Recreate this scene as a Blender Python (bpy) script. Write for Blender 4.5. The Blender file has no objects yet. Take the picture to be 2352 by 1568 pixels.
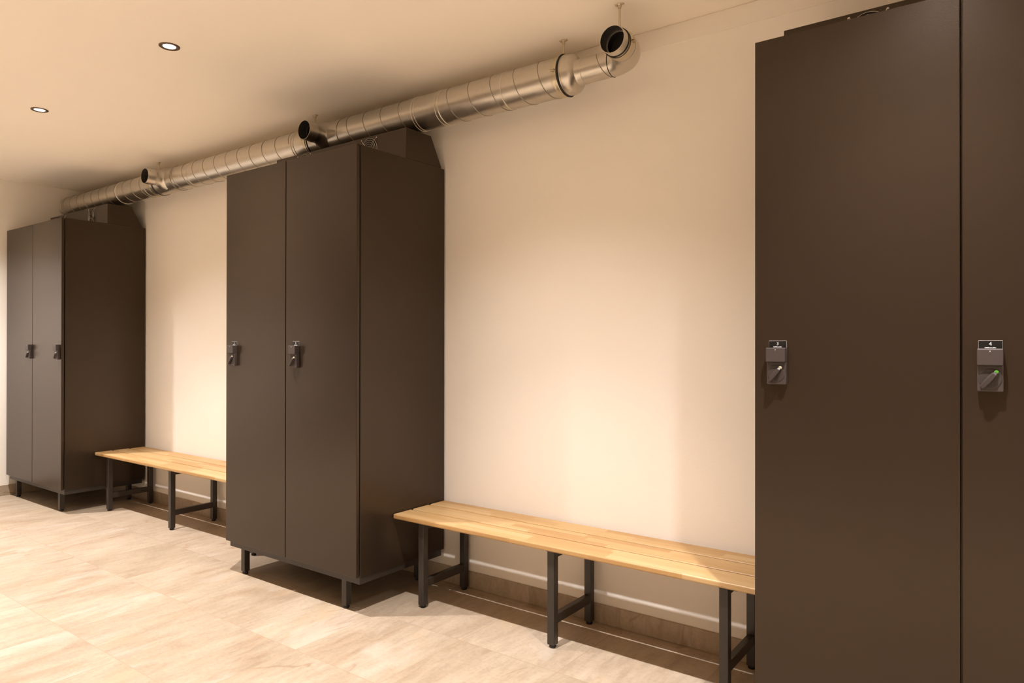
import bpy, bmesh, math, random
from mathutils import Vector, Matrix
random.seed(7)
SC = bpy.context.scene
COL = SC.collection

# ------------------------------------------------------------------ materials
def srgb(r, g, b):
    f = lambda c: (c / 255 / 12.92) if c / 255 <= 0.04045 else ((c / 255 + 0.055) / 1.055) ** 2.4
    return (f(r), f(g), f(b), 1)

def mat(name, color=(.5, .5, .5, 1), rough=.5, metal=0., spec=.5, emit=None, estr=0.):
    m = bpy.data.materials.new(name)
    m.use_nodes = True
    b = m.node_tree.nodes['Principled BSDF']
    b.inputs['Base Color'].default_value = color
    b.inputs['Roughness'].default_value = rough
    b.inputs['Metallic'].default_value = metal
    b.inputs['Specular IOR Level'].default_value = spec
    if emit:
        b.inputs['Emission Color'].default_value = emit
        b.inputs['Emission Strength'].default_value = estr
    return m

class NT:
    def __init__(s, m):
        s.t = m.node_tree
        s.b = s.t.nodes['Principled BSDF']
    def n(s, typ, **kw):
        x = s.t.nodes.new(typ)
        for k, v in kw.items():
            if k in x.inputs.keys():
                x.inputs[k].default_value = v
            else:
                setattr(x, k, v)
        return x
    def l(s, a, b):
        s.t.links.new(a, b)
    def math(s, op, a, b=None):
        x = s.t.nodes.new('ShaderNodeMath')
        x.operation = op
        for i, v in enumerate((a, b)):
            if v is None: continue
            if isinstance(v, (int, float)): x.inputs[i].default_value = v
            else: s.l(v, x.inputs[i])
        return x.outputs[0]
    def mix(s, fac, a, b, typ='MIX'):
        x = s.t.nodes.new('ShaderNodeMix')
        x.data_type = 'RGBA'
        x.blend_type = typ
        for sock, v in ((x.inputs[0], fac), (x.inputs[6], a), (x.inputs[7], b)):
            if hasattr(v, 'is_linked') or hasattr(v, 'links'): s.l(v, sock)
            else: sock.default_value = v
        return x.outputs[2]
    def ramp(s, fac, stops):
        x = s.t.nodes.new('ShaderNodeValToRGB')
        e = x.color_ramp.elements
        while len(e) < len(stops): e.new(.5)
        for el, (p, c) in zip(e, stops):
            el.position = p
            el.color = c if len(c) == 4 else (*c, 1)
        s.l(fac, x.inputs[0])
        return x.outputs[0]

def bump(nt, height, strength, dist):
    b = nt.n('ShaderNodeBump')
    b.inputs['Strength'].default_value = strength
    b.inputs['Distance'].default_value = dist
    nt.l(height, b.inputs['Height'])
    nt.l(b.outputs[0], nt.b.inputs['Normal'])

def plaster(name, c, rough=.85):
    m = mat(name, c, rough, spec=.25)
    nt = NT(m)
    tc = nt.n('ShaderNodeTexCoord')
    no = nt.n('ShaderNodeTexNoise', Scale=2.3, Detail=3.)
    nt.l(tc.outputs['Object'], no.inputs['Vector'])
    c2 = tuple(x * .965 for x in c[:3]) + (1,)
    nt.l(nt.mix(no.outputs['Fac'], c, c2), nt.b.inputs['Base Color'])
    n2 = nt.n('ShaderNodeTexNoise', Scale=220., Detail=2.)
    nt.l(tc.outputs['Object'], n2.inputs['Vector'])
    bump(nt, n2.outputs['Fac'], .12, .002)
    return m

M_WALL = plaster('wall_paint', (.92, .885, .82, 1))
M_CEIL = plaster('ceiling_paint', (.94, .885, .79, 1))
M_TRIM = plaster('trim_paint', (.905, .865, .80, 1))

def stone(name, tile=True):
    m = mat(name, (.7, .6, .5, 1), .42, spec=.4)
    nt = NT(m)
    tc = nt.n('ShaderNodeTexCoord')
    sp = nt.n('ShaderNodeSeparateXYZ')
    nt.l(tc.outputs['Object'], sp.inputs[0])
    S = .4515
    SY = .4400
    tx = nt.math('DIVIDE', nt.math('ADD', sp.outputs[0], 1.339 + S * 40), S)
    ty = nt.math('DIVIDE', nt.math('ADD', sp.outputs[1], .035 + SY * 40), SY)
    ix, iy = nt.math('FLOOR', tx), nt.math('FLOOR', ty)
    cb = nt.n('ShaderNodeCombineXYZ')
    nt.l(ix, cb.inputs[0]); nt.l(iy, cb.inputs[1])
    wn = nt.n('ShaderNodeTexWhiteNoise')
    wn.noise_dimensions = '3D'
    nt.l(cb.outputs[0], wn.inputs['Vector'])
    # per-tile shift of the stone pattern
    vm = nt.n('ShaderNodeVectorMath'); vm.operation = 'SCALE'
    nt.l(wn.outputs['Color'], vm.inputs[0]); vm.inputs['Scale'].default_value = 37.
    va = nt.n('ShaderNodeVectorMath'); va.operation = 'ADD'
    nt.l(tc.outputs['Object'], va.inputs[0]); nt.l(vm.outputs[0], va.inputs[1])
    mp = nt.n('ShaderNodeMapping')
    nt.l(va.outputs[0], mp.inputs['Vector'])
    mp.inputs['Rotation'].default_value = (0, 0, math.radians(14))
    mp.inputs['Scale'].default_value = (4.2, 1.1, 2.)
    n1 = nt.n('ShaderNodeTexNoise', Scale=1.25, Detail=7., Roughness=.6, Distortion=1.3)
    nt.l(mp.outputs[0], n1.inputs['Vector'])
    mp3 = nt.n('ShaderNodeMapping')
    nt.l(va.outputs[0], mp3.inputs['Vector'])
    mp3.inputs['Rotation'].default_value = (0, 0, math.radians(10))
    mp3.inputs['Scale'].default_value = (24., 4.5, 8.)
    n3 = nt.n('ShaderNodeTexNoise', Scale=1.5, Detail=6., Roughness=.65, Distortion=.6)
    nt.l(mp3.outputs[0], n3.inputs['Vector'])
    base = nt.ramp(n1.outputs['Fac'], [(.25, (.335, .250, .170)), (.45, (.405, .330, .245)), (.60, (.445, .370, .280)), (.8, (.50, .44, .37))])
    fine = nt.ramp(n3.outputs['Fac'], [(.3, (.84, .83, .82)), (.55, (1, 1, 1)), (.8, (1.03, 1.03, 1.03))])
    col = nt.mix(1., base, fine, 'MULTIPLY')
    # a few thin mineral veins
    mp2 = nt.n('ShaderNodeMapping')
    nt.l(va.outputs[0], mp2.inputs['Vector'])
    mp2.inputs['Rotation'].default_value = (0, 0, math.radians(-16))
    mp2.inputs['Scale'].default_value = (2.2, .7, 1.)
    n2 = nt.n('ShaderNodeTexNoise', Scale=1.0, Detail=3., Distortion=.8)
    nt.l(mp2.outputs[0], n2.inputs['Vector'])
    v = nt.math('ABSOLUTE', nt.math('SUBTRACT', n2.outputs['Fac'], .43))
    vein = nt.ramp(v, [(0., (1, 1, 1)), (.008, (0, 0, 0))])
    n4 = nt.n('ShaderNodeTexNoise', Scale=2.6, Detail=1.)
    nt.l(va.outputs[0], n4.inputs['Vector'])
    vm2 = nt.math('MULTIPLY', vein, nt.math('GREATER_THAN', n4.outputs['Fac'], .58))
    col = nt.mix(nt.math('MULTIPLY', vm2, .55), col, (.27, .175, .105, 1))
    # grain and pale / rusty mineral patches
    n5 = nt.n('ShaderNodeTexNoise', Scale=75., Detail=3., Roughness=.6)
    nt.l(va.outputs[0], n5.inputs['Vector'])
    col = nt.mix(1., col, nt.ramp(n5.outputs['Fac'], [(.3, (.92, .91, .90)), (.5, (1, 1, 1)), (.7, (1.05, 1.05, 1.05))]), 'MULTIPLY')
    mp6 = nt.n('ShaderNodeMapping')
    nt.l(va.outputs[0], mp6.inputs['Vector'])
    mp6.inputs['Rotation'].default_value = (0, 0, math.radians(20)); mp6.inputs['Scale'].default_value = (3.4, 1.5, 1.)
    n6 = nt.n('ShaderNodeTexNoise', Scale=1.1, Detail=5., Roughness=.55, Distortion=.7)
    nt.l(mp6.outputs[0], n6.inputs['Vector'])
    sep = nt.n('ShaderNodeSeparateColor'); nt.l(n6.outputs['Color'], sep.inputs[0])
    pale = nt.ramp(sep.outputs[0], [(.58, (0, 0, 0)), (.68, (1, 1, 1))])
    rust = nt.ramp(sep.outputs[1], [(.60, (0, 0, 0)), (.70, (1, 1, 1))])
    col = nt.mix(nt.math('MULTIPLY', pale, .38), col, (.53, .48, .42, 1))
    col = nt.mix(nt.math('MULTIPLY', rust, .30), col, (.45, .31, .17, 1))
    # tone from tile to tile
    tone = nt.ramp(wn.outputs['Value'], [(0., (.90, .885, .86)), (1., (1.02, 1.02, 1.02))])
    col = nt.mix(1., col, tone, 'MULTIPLY')
    # grout
    fx = nt.math('FRACT', tx)
    dx = nt.math('MINIMUM', fx, nt.math('SUBTRACT', 1., fx))
    if tile:
        fy = nt.math('FRACT', ty)
        dy = nt.math('MINIMUM', fy, nt.math('SUBTRACT', 1., fy))
        d = nt.math('MINIMUM', dx, dy)
    else:
        d = dx
    g = nt.math('LESS_THAN', d, .0034)
    col = nt.mix(g, col, (.345, .262, .180, 1))
    nt.l(col, nt.b.inputs['Base Color'])
    hb = nt.math('SUBTRACT', nt.math('MULTIPLY', n3.outputs['Fac'], .6), nt.math('MULTIPLY', g, .5))
    bump(nt, hb, .25, .004)
    rr = nt.n('ShaderNodeMapRange')
    rr.inputs['To Min'].default_value = .34; rr.inputs['To Max'].default_value = .55
    nt.l(n3.outputs['Fac'], rr.inputs[0])
    nt.l(rr.outputs[0], nt.b.inputs['Roughness'])
    return m

M_FLOOR = stone('floor_tiles')
M_BASE = stone('baseboard_tiles', False)

def powder(name, c, rough, bumpstr=.12):
    m = mat(name, c, rough, spec=.55)
    nt = NT(m)
    tc = nt.n('ShaderNodeTexCoord')
    no = nt.n('ShaderNodeTexNoise', Scale=420., Detail=2.)
    nt.l(tc.outputs['Object'], no.inputs['Vector'])
    bump(nt, no.outputs['Fac'], bumpstr, .001)
    return m

M_LOCKER = powder('locker_paint', (.0210, .0140, .0092, 1), .28)
M_LOCKER.node_tree.nodes['Principled BSDF'].inputs['Specular Tint'].default_value = (1, .84, .68, 1)
M_LEG = powder('steel_tube_paint', (.028, .0225, .018, 1), .40, .05)
M_BLACK = mat('black_plastic', (.008, .008, .008, 1), .5)
M_RUBBER = mat('gasket_rubber', (.006, .006, .006, 1), .6)
M_LOCK = powder('lock_plastic', (.043, .033, .030, 1), .48, .05)
M_LOCKDARK = powder('lock_lever_plastic', (.036, .028, .026, 1), .42, .05)
M_PLATE = mat('plate_black', (.006, .006, .006, 1), .35)
M_PLATEEDGE = mat('plate_clear_edge', (.22, .21, .20, 1), .25)
M_WHITE = mat('print_white', (.85, .85, .85, 1), .5)
M_GREEN = mat('led_green', (.06, .24, .02, 1), .35, emit=(.12, .5, .03, 1), estr=.04)
M_PALE = mat('led_clear', (.42, .39, .28, 1), .3)
M_WIRE = mat('chrome_wire', (.62, .58, .53, 1), .25, 1.)
M_DARKHOLE = mat('fan_dark', (.004, .004, .004, 1), .6)
M_RING = mat('downlight_trim', (.13, .085, .05, 1), .45, .6)
M_LENS = mat('lamp_lens', (1, 1, 1, 1), .3, emit=(1, .93, .82, 1), estr=4)

def galvanised(name, c, rough):
    m = mat(name, c, rough, 1.)
    nt = NT(m)
    tc = nt.n('ShaderNodeTexCoord')
    vo = nt.n('ShaderNodeTexVoronoi', Scale=55.)
    nt.l(tc.outputs['Object'], vo.inputs['Vector'])
    no = nt.n('ShaderNodeTexNoise', Scale=9., Detail=4.)
    nt.l(tc.outputs['Object'], no.inputs['Vector'])
    f = nt.math('ADD', nt.math('MULTIPLY', vo.outputs['Color'], .35), nt.math('MULTIPLY', no.outputs['Fac'], .65))
    c2 = tuple(x * .84 for x in c[:3]) + (1,)
    nt.l(nt.mix(f, c2, c), nt.b.inputs['Base Color'])
    r = nt.n('ShaderNodeMapRange')
    r.inputs['To Min'].default_value = rough - .07; r.inputs['To Max'].default_value = rough + .10
    nt.l(f, r.inputs[0]); nt.l(r.outputs[0], nt.b.inputs['Roughness'])
    mp = nt.n('ShaderNodeMapping'); mp.inputs['Scale'].default_value = (3, 40, 40)
    nt.l(tc.outputs['Object'], mp.inputs['Vector'])
    n2 = nt.n('ShaderNodeTexNoise', Scale=1., Detail=2.)
    nt.l(mp.outputs[0], n2.inputs['Vector'])
    bump(nt, n2.outputs['Fac'], .05, .003)
    return m

M_DUCT = galvanised('galvanised_steel', (.66, .62, .55, 1), .31)
M_BEAD = mat('bright_zinc', (.80, .77, .70, 1), .32, 1.)
M_SEAM = mat('seam_zinc', (.40, .365, .32, 1), .46, 1.)
M_ZINC = mat('yellow_zinc', (.62, .555, .42, 1), .35, 1.)
M_INNER_SHADE = mat('duct_inside_shade', (.045, .042, .038, 1), .55, .3)  # shade inside the open pipes, put into a darker metal colour

def wood():
    m = mat('bench_wood', (.7, .45, .2, 1), .42, spec=.4)
    nt = NT(m)
    tc = nt.n('ShaderNodeTexCoord')
    # staves: rows across the slat (y), running along x with random joints
    sp = nt.n('ShaderNodeSeparateXYZ')
    nt.l(tc.outputs['Object'], sp.inputs[0])
    ry = nt.math('DIVIDE', nt.math('ADD', sp.outputs[1], 5.004), .0375)
    iy = nt.math('FLOOR', ry)
    w1 = nt.n('ShaderNodeTexWhiteNoise'); w1.noise_dimensions = '1D'
    nt.l(iy, w1.inputs['W'])
    rx = nt.math('ADD', nt.math('DIVIDE', sp.outputs[0], .36), nt.math('MULTIPLY', w1.outputs['Value'], 9.3))
    ix = nt.math('FLOOR', rx)
    cb = nt.n('ShaderNodeCombineXYZ')
    nt.l(ix, cb.inputs[0]); nt.l(iy, cb.inputs[1])
    w2 = nt.n('ShaderNodeTexWhiteNoise'); w2.noise_dimensions = '3D'
    nt.l(cb.outputs[0], w2.inputs['Vector'])
    tone = nt.ramp(w2.outputs['Value'], [(0., (.43, .255, .100)), (.3, (.49, .312, .133)), (.65, (.525, .352, .163)), (1., (.56, .392, .198))])
    vm = nt.n('ShaderNodeVectorMath'); vm.operation = 'SCALE'
    nt.l(w2.outputs['Color'], vm.inputs[0]); vm.inputs['Scale'].default_value = 21.
    va = nt.n('ShaderNodeVectorMath'); va.operation = 'ADD'
    nt.l(tc.outputs['Object'], va.inputs[0]); nt.l(vm.outputs[0], va.inputs[1])
    mp = nt.n('ShaderNodeMapping'); mp.inputs['Scale'].default_value = (5., 90., 90.)
    nt.l(va.outputs[0], mp.inputs['Vector'])
    no = nt.n('ShaderNodeTexNoise', Scale=1.3, Detail=5., Distortion=.6)
    nt.l(mp.outputs[0], no.inputs['Vector'])
    gr = nt.ramp(no.outputs['Fac'], [(.25, (.90, .85, .80)), (.6, (1, 1, 1)), (.85, (1.03, 1.02, 1.01))])
    nt.l(nt.mix(1., tone, gr, 'MULTIPLY'), nt.b.inputs['Base Color'])
    bump(nt, no.outputs['Fac'], .08, .0015)
    return m

M_WOOD = wood()

# ------------------------------------------------------------------ mesh helpers
def bm_box(bm, x0, x1, y0, y1, z0, z1, bev=0., seg=2, mi=0):
    b2 = bmesh.new()
    bmesh.ops.create_cube(b2, size=1)
    for v in b2.verts:
        v.co = Vector(((x0 + x1) / 2 + v.co.x * (x1 - x0), (y0 + y1) / 2 + v.co.y * (y1 - y0), (z0 + z1) / 2 + v.co.z * (z1 - z0)))
    if bev > 0:
        bmesh.ops.bevel(b2, geom=list(b2.edges), offset=bev, segments=seg, profile=.5, affect='EDGES')
    merge(bm, b2, mi)

def merge(bm, b2, mi=0, smooth=False):
    for f in b2.faces:
        f.material_index = mi
        f.smooth = smooth
    if smooth:
        for e in b2.edges:
            if len(e.link_faces) == 2 and e.calc_face_angle(0.) > math.radians(36): e.smooth = False
    me = bpy.data.meshes.new('tmp')
    b2.to_mesh(me); b2.free()
    bm.from_mesh(me)
    bpy.data.meshes.remove(me)

def frame(axis):
    a = Vector(axis).normalized()
    u = a.orthogonal().normalized() if abs(a.z) > .9 else a.cross(Vector((0, 0, 1))).normalized()
    return a, u, a.cross(u)

def bm_lathe(bm, origin, axis, prof, seg=48, mi=0, close=False):
    """prof: list of (distance along axis, radius)"""
    a, u, w = frame(axis)
    o = Vector(origin)
    b2 = bmesh.new()
    rings = []
    for d, r in prof:
        if r <= 1e-6:
            rings.append([b2.verts.new(o + a * d)])
        else:
            rings.append([b2.verts.new(o + a * d + (u * math.cos(2 * math.pi * i / seg) + w * math.sin(2 * math.pi * i / seg)) * r) for i in range(seg)])
    if close: rings.append(rings[0])
    for A, B in zip(rings, rings[1:]):
        for i in range(seg):
            j = (i + 1) % seg
            vs = ([A[0]] if len(A) == 1 else [A[i], A[j]]) + ([B[0]] if len(B) == 1 else [B[j], B[i]])
            if len(vs) >= 3:
                try: b2.faces.new(vs)
                except ValueError: pass
    bmesh.ops.recalc_face_normals(b2, faces=b2.faces)
    merge(bm, b2, mi, True)

def bm_cyl(bm, p0, p1, r, seg=24, mi=0, r1=None):
    p0, p1 = Vector(p0), Vector(p1)
    L = (p1 - p0).length
    r1 = r if r1 is None else r1
    bm_lathe(bm, p0, p1 - p0, [(0, 0), (0, r), (L, r1), (L, 0)], seg, mi)

def bm_torus(bm, c, axis, R, r, seg=64, rs=8, mi=0):
    prof = [(r * math.sin(2 * math.pi * k / rs), R + r * math.cos(2 * math.pi * k / rs)) for k in range(rs)]
    bm_lathe(bm, c, axis, prof, seg, mi, close=True)

def bm_sweep(bm, pts, r, rs=8, mi=0, cap=True):
    b2 = bmesh.new()
    pts = [Vector(p) for p in pts]
    rings = []
    prev = None
    for i, p in enumerate(pts):
        t = (pts[min(i + 1, len(pts) - 1)] - pts[max(i - 1, 0)]).normalized()
        if prev is None:
            u = t.orthogonal().normalized()
        else:
            u = (prev - t * prev.dot(t)).normalized()
        prev = u
        w = t.cross(u)
        rings.append([b2.verts.new(p + (u * math.cos(2 * math.pi * k / rs) + w * math.sin(2 * math.pi * k / rs)) * r) for k in range(rs)])
    for A, B in zip(rings, rings[1:]):
        for k in range(rs):
            b2.faces.new((A[k], A[(k + 1) % rs], B[(k + 1) % rs], B[k]))
    if cap:
        b2.faces.new(rings[0]); b2.faces.new(rings[-1])
    bmesh.ops.recalc_face_normals(b2, faces=b2.faces)
    merge(bm, b2, mi, True)

def bm_prism(bm, prof, x0, x1, bev=0., mi=0):
    """closed (y,z) outline extruded along x"""
    b2 = bmesh.new()
    A = [b2.verts.new((x0, y, z)) for y, z in prof]
    B = [b2.verts.new((x1, y, z)) for y, z in prof]
    n = len(prof)
    for i in range(n):
        b2.faces.new((A[i], A[(i + 1) % n], B[(i + 1) % n], B[i]))
    b2.faces.new(A); b2.faces.new(B)
    bmesh.ops.recalc_face_normals(b2, faces=b2.faces)
    if bev > 0:
        bmesh.ops.bevel(b2, geom=list(b2.edges), offset=bev, segments=1, profile=.5, affect='EDGES')
    merge(bm, b2, mi)

def obj(name, bm, mats, parent=None, smooth=True):
    me = bpy.data.meshes.new(name)
    if parent is not None:
        # keep vertices in world coordinates but store them relative to the thing's base
        base = parent
        off = Vector((0, 0, 0))
        while base is not None:
            off += Vector(base.location)
            base = base.parent
        bmesh.ops.translate(bm, verts=bm.verts, vec=-off)
    bm.to_mesh(me); bm.free()
    for m in (mats if isinstance(mats, (list, tuple)) else [mats]):
        me.materials.append(m)
    o = bpy.data.objects.new(name, me)
    COL.objects.link(o)
    if parent is not None: o.parent = parent
    return o

def tag(o, label=None, cat=None, group=None, kind=None):
    if label: o['label'] = label
    if cat: o['category'] = cat
    if group: o['group'] = group
    if kind: o['kind'] = kind
    return o

def thing(name, loc, label, cat, group=None):
    o = bpy.data.objects.new(name, None)
    COL.objects.link(o)
    o.location = loc
    o.empty_display_size = .1
    return tag(o, label, cat, group)

def box(name, x0, x1, y0, y1, z0, z1, m, parent=None, bev=0., seg=2):
    bm = bmesh.new()
    bm_box(bm, x0, x1, y0, y1, z0, z1, bev, seg)
    return obj(name, bm, m, parent)

def struct(o): return tag(o, kind='structure')

def text_bm(s, size):
    """filled glyph outlines, centred on the origin in the x-z plane, as a bmesh"""
    cu = bpy.data.curves.new('tmp_text', 'FONT')
    cu.body = s; cu.size = size; cu.align_x = 'CENTER'; cu.align_y = 'CENTER'; cu.extrude = .0002
    t = bpy.data.objects.new('tmp_text', cu)
    COL.objects.link(t)
    dg = bpy.context.evaluated_depsgraph_get()
    me = t.evaluated_get(dg).to_mesh()
    b = bmesh.new(); b.from_mesh(me)
    t.evaluated_get(dg).to_mesh_clear()
    bpy.data.objects.remove(t); bpy.data.curves.remove(cu)
    for v in b.verts: v.co = Vector((v.co.x, -v.co.z, v.co.y))
    return b

# ------------------------------------------------------------------ the room
XL, XR, YB, YF, ZC = -6.313, 3.2, .008, -4.3, 2.426
struct(box('floor', XL - .1, XR + .1, YF - .1, YB + .1, -.1, 0, M_FLOOR))
struct(box('ceiling', XL - .1, XR + .1, YF - .1, YB + .1, ZC, ZC + .1, M_CEIL))
struct(box('wall_back', XL - .1, XR + .1, YB, YB + .1, 0, ZC, M_WALL))
struct(box('wall_left', XL - .1, XL, YF - .1, YB, 0, ZC, M_WALL))
struct(box('wall_right', XR, XR + .1, YF - .1, YB, 0, ZC, M_WALL))
struct(box('wall_front', XL, XR, YF - .1, YF, 0, ZC, plaster('taupe_wall_paint', (.36, .31, .25, 1))))
struct(box('baseboard_back', XL, XR, 0, YB, 0, .080, M_BASE, bev=.0015, seg=1))
struct(box('baseboard_left', XL, XL + .010, YF, -.0005, 0, .0795, M_BASE, bev=.0015, seg=1))
d1 = struct(box('unseen_panel_1', XL, XL + .018, -4.28, -3.36, 0, 2.05, mat('dark_panel', (.03, .022, .016, 1), .5), bev=.002))  # unseen dark panel, added for the dark reflection in the middle locker
struct(box('trim_1', XL, XR, YB - .004, YB, 2.348, ZC - .0035, M_TRIM))

# ------------------------------------------------------------------ lockers
def lock(parent, xl, num, led):
    """combination lock on a door; xl = left edge of its body"""
    xr = xl + .052
    yb = -.563
    bm = bmesh.new()
    # upper housing, stepped lower housing with the dial well
    bm_box(bm, xl, xr, yb - .027, yb, 1.1195, 1.1595, .0025, 2)
    bm_box(bm, xl, xr, yb - .017, yb, 1.0575, 1.1205, .0025, 2)
    L = obj('lock', bm, M_LOCK, parent)
    cx, cz = (xl + xr) / 2, 1.0885
    bm = bmesh.new()
    bm_lathe(bm, (cx, yb - .0165, cz), (0, -1, 0), [(0, .0235), (.0012, .0235), (.0022, .0222), (.0022, 0)], 40)
    obj('dial', bm, M_LOCKDARK, L)
    # lever: a tapering grip from upper right to lower left
    a = math.radians(38)
    d = Vector((-math.sin(a), 0, -math.cos(a)))
    s = Vector((d.z, 0, -d.x))
    bm = bmesh.new()
    b2 = bmesh.new()
    c = Vector((cx, yb - .0185, cz))
    secs = [(-.019, .0038, .006), (-.014, .0064, .0100), (.0, .0078, .0112), (.016, .0070, .0112), (.0255, .0052, .0100), (.0285, .0032, .0085)]
    rings = []
    for t, w, h in secs:
        p = c + d * t
        rings.append([b2.verts.new(p + s * w), b2.verts.new(p + s * w * .72 + Vector((0, -h, 0))), b2.verts.new(p - s * w * .72 + Vector((0, -h, 0))), b2.verts.new(p - s * w)])
    for A, B in zip(rings, rings[1:]):
        for k in range(4): b2.faces.new((A[k], A[(k + 1) % 4], B[(k + 1) % 4], B[k]))
    b2.faces.new(rings[0]); b2.faces.new(rings[-1])
    bmesh.ops.recalc_face_normals(b2, faces=b2.faces)
    bmesh.ops.bevel(b2, geom=list(b2.edges), offset=.0007, segments=1, affect='EDGES')
    merge(bm, b2)
    obj('lever', bm, M_LOCKDARK, L)
    bm = bmesh.new()
    p = c - d * .0195
    bm_lathe(bm, p + Vector((0, .0015, 0)), (0, -1, 0), [(0, .0046), (.005, .0046), (.0068, .0030), (.0068, 0)], 20)
    o = obj('indicator', bm, M_GREEN if led == 'green' else M_PALE, L)
    if led == 'green': o['label'] = 'green lock indicator'
    # screw dot in the upper housing
    bm = bmesh.new()
    bm_lathe(bm, (cx, yb - .0268, 1.1535), (0, -1, 0), [(0, .0011), (.0006, .0011), (.0006, 0)], 12)
    obj('mark', bm, M_WHITE, L)
    if num:
        bm = bmesh.new()
        px0, px1, z0, z1 = cx - .0243, cx + .0243, 1.1500, 1.1790
        bm_box(bm, px0, px1, yb - .0016, yb, z0, z1, .0008, 1, mi=2)
        bm_box(bm, px0 + .0010, px1 - .0010, yb - .0020, yb - .0012, z0 + .0005, z1 - .0012, 0, 1, mi=0)
        t = text_bm(num, .0122)
        for v in t.verts: v.co += Vector((cx, yb - .0022, 1.1703))
        merge(bm, t, 1)
        # tiny illegible line of print under the number
        rnd = random.Random(5)
        x = cx - .0112
        bm_box(bm, x, x + .0017, yb - .0024, yb - .0019, 1.1606, 1.1627, mi=1)
        x += .0027
        while x < cx + .0112:
            w = rnd.uniform(.0008, .0015)
            bm_box(bm, x, x + w, yb - .0024, yb - .0019, 1.1606, 1.1606 + rnd.choice((.0015, .0015, .0022)), mi=1)
            x += w + .0004
        obj('number_plate', bm, [M_PLATE, M_WHITE, M_PLATEEDGE], L)
    return L

def fan_guard(housing, cx, cz, y):
    bm = bmesh.new()
    for r in (.0565, .047, .0375, .028, .0185):
        bm_torus(bm, (cx, y - .006 + (.003 if r > .05 else 0), cz), (0, -1, 0), r, .0008, 40, 6)
    for sx in (-1, 1):
        for sz in (-1, 1):
            e = Vector((cx + sx * .0525, y - .0015, cz + sz * .0525))
            m = Vector((cx + sx * .012, y - .0065, cz + sz * .012))
            bm_sweep(bm, [e, e.lerp(m, .25) + Vector((0, -.003, 0)), m], .0013, 6)
            bm_lathe(bm, e + Vector((0, .0015, 0)), (0, -1, 0), [(0, .0042), (.0025, .0040), (.0042, .0022), (.0042, 0)], 14)
    g = obj('fan_guard', bm, M_WIRE, housing)
    bm = bmesh.new()
    bm_lathe(bm, (cx, y, cz), (0, -1, 0), [(0, .0555), (.0008, .0555), (.0008, 0)], 40)
    obj('fan_opening', bm, M_DARKHOLE, housing)

W = .990
def locker(x0, label, locks):
    x1 = x0 + W
    t = thing('locker', (x0 + W / 2, -.28, 0), label, 'locker', 'dark two-door lockers along the wall')
    box('cabinet', x0, x1, -.5405, -.0025, .159, 2.028, M_LOCKER, t, .0012, 1)
    xm = x0 + W / 2
    for (a, b) in ((x0, xm - .0027), (xm + .0027, x1)):
        box('door', a, b, -.563, -.5465, .1635, 2.0285, M_LOCKER, t, .0015, 2)
    bm = bmesh.new()
    # hinge strips that carry the doors in front of the carcass
    bm_box(bm, x0 + .02, x0 + .05, -.547, -.540, .20, 1.99)
    bm_box(bm, x1 - .05, x1 - .02, -.547, -.540, .20, 1.99)
    obj('hinge_strip', bm, M_BLACK, t)
    bm = bmesh.new()
    bm_box(bm, x0 + .004, x1 - .004, -.5405, -.5105, .130, .1595, .0012, 1)
    bm_box(bm, x0 + .004, x1 - .004, -.047, -.018, .130, .1595, .0012, 1)
    bm_box(bm, x0 + .004, x0 + .034, -.511, -.046, .130, .1595, .0012, 1)
    bm_box(bm, x1 - .034, x1 - .004, -.511, -.046, .130, .1595, .0012, 1)
    obj('base_frame', bm, M_LEG, t)
    for xc in (x0 + .100, x1 - .118):
        for yc in (-.5150, -.062):
            l = box('leg', xc - .0155, xc + .0155, yc - .0155, yc + .0155, .014, .131, M_LEG, t, .0018, 1)
            bm = bmesh.new()
            bm_lathe(bm, (xc, yc, 0), (0, 0, 1), [(0, 0), (0, .0125), (.003, .0140), (.009, .0140), (.0145, .0115), (.0145, 0)], 20)
            obj('foot', bm, M_BLACK, l)
    bm = bmesh.new()
    bm_prism(bm, [(-.268, 2.0275), (-.268, 2.170), (-.0985, 2.170), (-.026, 2.036), (-.026, 2.0275)], x0 + .0008, x1 - .0008, .0015)
    h = obj('fan_housing', bm, M_LOCKER, t)
    fan_guard(h, x0 + .2435, 2.104, -.268)
    fan_guard(h, x1 - .2485, 2.104, -.268)
    for xl, num, led in locks:
        lock(t, xl, num, led)
    return t

locker(-6.276, 'dark two-door locker with plain locks standing in the corner beside the left wall',
       [(-5.787 - .052, None, 'pale'), (-5.304 - .052, None, 'pale')])
locker(-3.290, 'dark two-door locker with doors numbered 1 and 2 between the two wooden benches',
       [(-3.2415, '1', 'pale'), (-2.7415, '2', 'pale')])
locker(-.616, 'dark two-door locker with doors numbered 3 and 4, largest and nearest to the camera',
       [(-.5785, '3', 'pale'), (-.0885, '4', 'green')])

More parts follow.
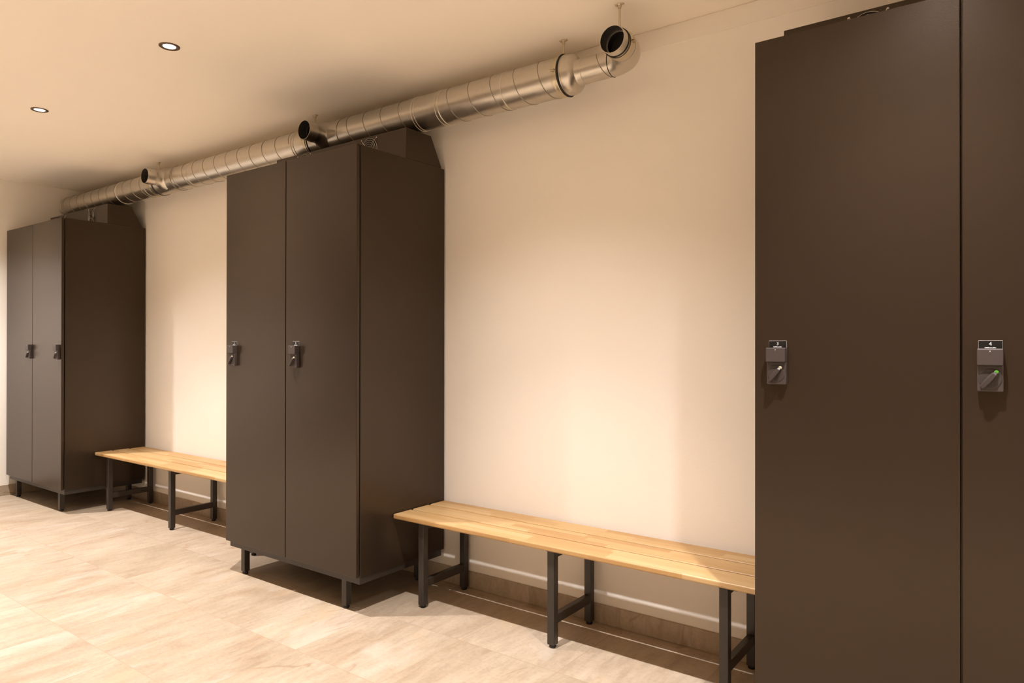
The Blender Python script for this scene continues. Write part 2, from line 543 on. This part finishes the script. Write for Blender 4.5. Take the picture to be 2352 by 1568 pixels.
# ------------------------------------------------------------------ benches
def bench(x0, x1, legs, label):
    t = thing('bench', ((x0 + x1) / 2, -.18, 0), label, 'bench', 'slatted wooden benches between the lockers')
    for (a, b) in ((-.351, -.238), (-.227, -.1195), (-.1085, -.004)):
        box('slat', x0, x1, a, b, .3785, .4000, M_WOOD, t, .0055, 3)
    for xc in legs:
        for yc in (-.310, -.029):
            l = box('leg', xc - .0155, xc + .0155, yc - .0155, yc + .0155, .012, .3735, M_LEG, t, .0022, 2)
            bm = bmesh.new()
            bm_lathe(bm, (xc, yc, 0), (0, 0, 1), [(0, 0), (0, .0120), (.003, .0138), (.008, .0138), (.0125, .0120), (.0125, 0)], 20)
            obj('foot', bm, M_BLACK, l)
        box('stretcher', xc - .0125, xc + .0125, -.2950, -.0440, .0890, .1245, M_LEG, t, .0018, 1)
        bm = bmesh.new()
        bm_box(bm, xc - .0150, xc + .0480, -.335, -.012, .3730, .3787, .0008, 1)
        bm_box(bm, xc - .0125, xc + .0125, -.2950, -.0440, .345, .3735, .0018, 1)
        obj('seat_bracket', bm, M_LEG, t)
    return t

bench(-5.2830, -3.2935, (-5.1475, -4.3060, -3.4300), 'slatted light wood bench between the corner locker and the locker numbered 1 and 2')
bench(-2.2960, -.6195, (-2.1480, -1.4640, -.7900), 'slatted light wood bench reaching from the middle locker to the locker numbered 3 and 4')

# ------------------------------------------------------------------ ventilation duct
DY, DZ, R, r = -.125, 2.2749, .0800, .0503
duct = thing('ventilation_duct', (-3.8, DY, DZ), 'long galvanised spiral ventilation pipe with open branches running under the ceiling above the lockers', 'duct')

def xring(bm, x, rad, tube, seg=64): bm_torus(bm, (x, DY, DZ), (1, 0, 0), rad, tube, seg, 8)

def helix(bm, xa, xb, x0, pitch, rad, tube, cy=DY, cz=DZ):
    """lock seam: at the front (angle 0) it crosses x0 + n*pitch; x grows as it runs down the front"""
    pts = []
    n = int((xb - xa) / pitch * 40)
    for i in range(n + 1):
        x = xa + (xb - xa) * i / n
        th = -(x - x0) / pitch * 2 * math.pi          # 0 = front, + = up
        pts.append((x, cy - math.cos(th) * rad, cz + math.sin(th) * rad))
    bm_sweep(bm, pts, tube, 6)

def pipe(xa, xb, seams, rings):
    bm = bmesh.new()
    bm_lathe(bm, (xa, DY, DZ), (1, 0, 0), [(0, R - .002), (0, R), (xb - xa, R), (xb - xa, R - .002)], 72)
    p = obj('spiral_pipe', bm, M_DUCT, duct)
    bm = bmesh.new()
    for a, b, x0 in seams: helix(bm, a, b, x0, .1248, R + .0002, .0021)
    obj('lock_seam', bm, M_SEAM, p)
    for x, tb in rings:
        bm = bmesh.new()
        xring(bm, x, R + .0008, tb)
        obj('joint_bead', bm, M_BEAD, p)
    return p

pipe(-6.262, -4.793, [(-6.25, -4.875, -5.085)], [(-5.315, .0032), (-4.905, .0012)])
pipe(-4.548, -3.1165, [(-4.53, -3.27, -4.020)], [(-4.345, .0022), (-3.252, .0018), (-3.232, .0018)])
pipe(-2.872, -1.515, [(-2.86, -2.34, -2.665), (-2.16, -1.56, -1.731)], [(-2.335, .0026), (-2.318, .0016), (-2.185, .0016), (-2.165, .0024), (-1.803, .0022)])

# closed left end
bm = bmesh.new()
bm_lathe(bm, (-6.292, DY, DZ), (1, 0, 0), [(0, 0), (0, .052), (.004, .066), (.012, .0765), (.024, .0818), (.036, .0822), (.038, .080)], 64)
obj('end_cap', bm, M_DUCT, duct)

# T-pieces with their open branch
def tee(xc, ya):
    xa, xb = xc - .113, xc + .128
    bm = bmesh.new()
    bm_lathe(bm, (xa, DY, DZ), (1, 0, 0), [(0, R - .001), (0, R + .0012), (.012, R + .0018), (.018, R + .0006), (xb - xa - .018, R + .0006), (xb - xa - .012, R + .0018), (xb - xa, R + .0012), (xb - xa, R - .001)], 72)
    t = obj('tee_fitting', bm, M_DUCT, duct)
    bm = bmesh.new()
    # flared saddle and hollow branch (axis -y)
    L = DY - ya
    bm_lathe(bm, (xc, DY, DZ), (0, -1, 0), [(.045, .078), (.064, .0685), (.074, .0610), (.082, .0555), (.090, .0525), (.098, .0512), (.104, .0500), (.110, .0500),
                                            (L - .060, .0500), (L - .057, .0512), (L - .052, .0512), (L - .049, .0500), (L - .002, .0500), (L, .0492), (L, .0478)], 56)
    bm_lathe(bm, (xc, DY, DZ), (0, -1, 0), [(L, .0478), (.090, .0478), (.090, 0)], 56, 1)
    b = obj('branch', bm, [M_DUCT, M_INNER_SHADE], t)
    bm = bmesh.new()
    bm_lathe(bm, (xc, ya, DZ), (0, 1, 0), [(.0505, .0476), (.0505, .0430), (.0535, .0430), (.0535, .0476)], 48, close=True)
    obj('inner_ring', bm, M_SEAM, t)
    bm = bmesh.new(); xring(bm, xa - .0030, R + .0018, .0036)
    obj('gasket_ring', bm, M_RUBBER, duct)
    bm = bmesh.new(); xring(bm, xb + .0030, R + .0012, .0018)
    obj('joint_bead', bm, M_SEAM, duct)
    return t
tee(-4.675, -.3045)
tee(-3.000, -.3070)

# right end: gasket, bell reducer, narrow pipe, elbow, open collar
bm = bmesh.new(); xring(bm, -1.5145, R + .0022, .0042); obj('gasket_ring', bm, M_RUBBER, duct)
bm = bmesh.new()
bm_lathe(bm, (-1.512, DY, DZ), (1, 0, 0), [(0, .0795), (0, .0815), (.008, .0822), (.0085, .0810), (.010, .0815), (.022, .0812), (.030, .0795), (.038, .0760), (.045, .0705), (.051, .0640), (.055, .0575), (.058, .0530), (.064, .0512), (.085, .0512), (.086, .0500)], 72)
obj('reducer', bm, M_DUCT, duct)
bm = bmesh.new()
bm_lathe(bm, (-1.440, DY, DZ), (1, 0, 0), [(0, r), (.137, r)], 56)
p = obj('narrow_pipe', bm, M_DUCT, duct)
bm = bmesh.new(); helix(bm, -1.425, -1.310, -1.343, .125, r + .0002, .0018); obj('lock_seam', bm, M_SEAM, p)
EX, EY, ER = -1.305, -.228, .103
bm = bmesh.new(); bm_torus(bm, (-1.3055, DY, DZ), (1, 0, 0), r + .0008, .0016, 56, 6)
obj('gasket_ring', bm, M_RUBBER, duct)
bm = bmesh.new()
path = [(EX - .004, DY, DZ)] + [(EX + ER * math.sin(a), EY + ER * math.cos(a), DZ) for a in [math.radians(90 * i / 20) for i in range(21)]] + [(EX + ER, EY - .006, DZ)]
bm_sweep(bm, path, r + .0006, 48)
obj('elbow', bm, M_DUCT, duct)
ox = EX + ER
bm = bmesh.new()
# collar: hollow, open towards the room
bm_lathe(bm, (ox, -.230, DZ), (0, -1, 0), [(0, .0512), (.0935 - .052, .0512), (.0935 - .050, .0500), (.0915, .0500), (.0935, .0494), (.0935, .0480)], 64)
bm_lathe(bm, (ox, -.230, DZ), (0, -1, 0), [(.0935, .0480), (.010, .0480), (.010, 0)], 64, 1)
c = obj('outlet_collar', bm, [M_DUCT, M_INNER_SHADE], duct)
bm = bmesh.new()
bm_lathe(bm, (ox, -.3235, DZ), (0, 1, 0), [(.046, .0478), (.046, .0430), (.049, .0430), (.049, .0478)], 48, close=True)
obj('inner_ring', bm, M_BEAD, c)
bm = bmesh.new(); bm_torus(bm, (ox, -.2885, DZ), (0, 1, 0), .0512, .0026, 64, 8)
obj('gasket_ring', bm, M_RUBBER, duct)
bm = bmesh.new(); bm_torus(bm, (ox, -.2345, DZ), (0, 1, 0), .0508, .0014, 64, 6)
obj('joint_bead', bm, M_SEAM, duct)

# ------------------------------------------------------------------ hangers that carry the duct
def hanger(x, y, rad, axis, label, lug=True):
    t = thing('pipe_hanger', (x, y, ZC), label, 'pipe hanger', 'ceiling hangers holding the ventilation pipe')
    bm = bmesh.new()
    bm_lathe(bm, (x, y, ZC), (0, 0, -1), [(0, .0100), (.003, .0100), (.006, .0072), (.016, .0062), (.017, 0)], 20)
    for k in (-1, 1):
        bm_box(bm, x + k * .0075 - .0095, x + k * .0075 + .0095, y - .006, y + .006, ZC - .0035, ZC - .0002, .0006, 1)
        bm_cyl(bm, (x + k * .0115, y, ZC - .0065), (x + k * .0115, y, ZC - .003), .0032, 10)
    obj('ceiling_plate', bm, M_ZINC, t)
    bm = bmesh.new()
    bm_cyl(bm, (x, y, ZC - .012), (x, y, DZ + rad + .004), .0042, 12)
    bm_lathe(bm, (x, y, DZ + rad + .002), (0, 0, 1), [(0, 0), (0, .0075), (.009, .0075), (.009, 0)], 6)
    obj('rod', bm, M_ZINC, t)
    bm = bmesh.new()
    a = Vector(axis)
    c = Vector((x, y, DZ)) - a * .0125
    rad += .0005
    bm_lathe(bm, c, axis, [(0, rad), (0, rad + .0022), (.002, rad + .0030), (.006, rad + .0020), (.019, rad + .0020), (.023, rad + .0030), (.025, rad + .0022), (.025, rad)], 64, close=True)
    if axis[0]:
        # clamp ears with their screw at the front and back
        for s in (-1, 1):
            yy = y + s * (rad + .006)
            bm_box(bm, x - .0105, x + .0105, yy - .0055, yy + .0055, DZ + .0010, DZ + .0032, .0004, 1)
            bm_box(bm, x - .0105, x + .0105, yy - .0055, yy + .0055, DZ - .0036, DZ - .0014, .0004, 1)
            bm_cyl(bm, (x, yy + s * .002, DZ - .008), (x, yy + s * .002, DZ + .010), .0022, 10)
    else:
        for s in (-1, 1):
            xx = x + s * (rad + .006)
            bm_box(bm, xx - .0055, xx + .0055, y - .0105, y + .0105, DZ + .0010, DZ + .0032, .0004, 1)
            bm_box(bm, xx - .0055, xx + .0055, y - .0105, y + .0105, DZ - .0036, DZ - .0014, .0004, 1)
            bm_cyl(bm, (xx + s * .002, y, DZ - .008), (xx + s * .002, y, DZ + .010), .0022, 10)
    obj('clamp_band', bm, M_ZINC, t)
    return t

hanger(-4.8500, DY, R, (1, 0, 0), 'small zinc ceiling hanger clamped beside the pipe branch near the corner')
hanger(-3.1435, DY, R, (1, 0, 0), 'small zinc ceiling hanger clamped beside the pipe branch above the middle locker')
hanger(-1.5330, DY, R, (1, 0, 0), 'zinc ceiling hanger with a clamp band beside the bell-shaped pipe reducer')
hanger(-1.2020, -.2640, .0512, (0, 1, 0), 'zinc ceiling hanger holding the open elbow outlet at the end of the pipe')

# ------------------------------------------------------------------ downlights
LY = -1.058
CORE, SPILL = 165., 96.
LAMP_COL = (1.0, .92, .89)
LX = [(-5.628, 'recessed round downlight in the ceiling beside the left wall'),
      (-4.270, 'small recessed round downlight farther from the camera, nearer the corner locker'),
      (-2.912, 'small recessed round downlight nearer the camera, in front of the middle locker'),
      (-1.554, 'recessed round downlight in the ceiling in front of the longer visible bench'),
      (-.197, 'recessed round downlight in the ceiling in front of doors 3 and 4'),
      (1.160, 'recessed round downlight in the ceiling past the locker numbered 3 and 4')]
BOUNCE_ROW = [(x, -3.1, 'unseen round downlight added behind the camera for bounce light') for x in (-5.628, -4.270, -2.912, -1.554, -.197, 1.160, 2.518)]  # unseen lamps, added to brighten the ceiling by bounce off the floor
for x, LY, lab in [(x, LY, lab) for x, lab in LX] + BOUNCE_ROW:
    t = thing('downlight', (x, LY, ZC), lab, 'ceiling light', 'recessed downlights in a row along the ceiling' if LY > -2 else 'unseen downlights added behind the camera')
    bm = bmesh.new()
    bm_lathe(bm, (x, LY, ZC), (0, 0, -1), [(0, .0412), (.0022, .0412), (.0040, .0385), (.0042, .0330), (.0015, .0262), (.0004, .0250)], 48)
    obj('trim_ring', bm, M_RING, t)
    bm = bmesh.new()
    bm_lathe(bm, (x, LY, ZC), (0, 0, -1), [(0, .0262), (.0012, .0262), (.0014, 0)], 36)
    obj('lens', bm, M_LENS, t)
    front = LY > -2
    # the reflector gives a strong core and a weaker wide spill
    for nm, watt, cone in (('downlight_core', CORE if front else CORE * 1.75, 82 if front else 80),
                           ('downlight_spill', (SPILL * (1.3 if x < -5 else 1.)) if front else SPILL * 1.6, 117 if front else 90)):
        ld = bpy.data.lights.new(nm, 'SPOT')
        ld.energy = watt
        ld.color = LAMP_COL
        ld.spot_size = math.radians(cone)
        ld.spot_blend = 1.
        ld.shadow_soft_size = .020
        lo = bpy.data.objects.new(nm, ld)
        COL.objects.link(lo)
        lo.location = (x, LY, ZC - .012)

# ------------------------------------------------------------------ world, camera, view
w = bpy.data.worlds.new('world')
SC.world = w
w.use_nodes = True
w.node_tree.nodes['Background'].inputs[0].default_value = (.9, .7, .5, 1)
w.node_tree.nodes['Background'].inputs[1].default_value = .0

F, YAW, PITCH, ROLL = 1599.158, .633181, .0029864, .0011857
fw = Vector((-math.sin(YAW) * math.cos(PITCH), math.cos(YAW) * math.cos(PITCH), math.sin(PITCH)))
rt = Vector((math.cos(YAW), math.sin(YAW), 0))
up = rt.cross(fw)
r2 = rt * math.cos(ROLL) + up * math.sin(ROLL)
u2 = -rt * math.sin(ROLL) + up * math.cos(ROLL)
cd = bpy.data.cameras.new('camera')
cd.sensor_fit = 'HORIZONTAL'
cd.sensor_width = 36
cd.lens = F / 2352 * 36
cd.clip_start = .02
cam = bpy.data.objects.new('camera', cd)
COL.objects.link(cam)
m = Matrix.Identity(4)
for i, v in enumerate((r2, u2, -fw)):
    for k in range(3): m[k][i] = v[k]
m.translation = Vector((0, -2.5719, 1.17))
cam.matrix_world = m
SC.camera = cam
vs = SC.view_settings
vs.view_transform = 'Standard'
vs.look = 'None'
vs.exposure = .11
vs.gamma = 1.
vs.use_curve_mapping = False
try:
    SC.cycles.max_bounces = 16
    SC.cycles.diffuse_bounces = 10
    SC.cycles.use_denoising = True
    SC.cycles.sample_clamp_indirect = 6.
except Exception:
    pass
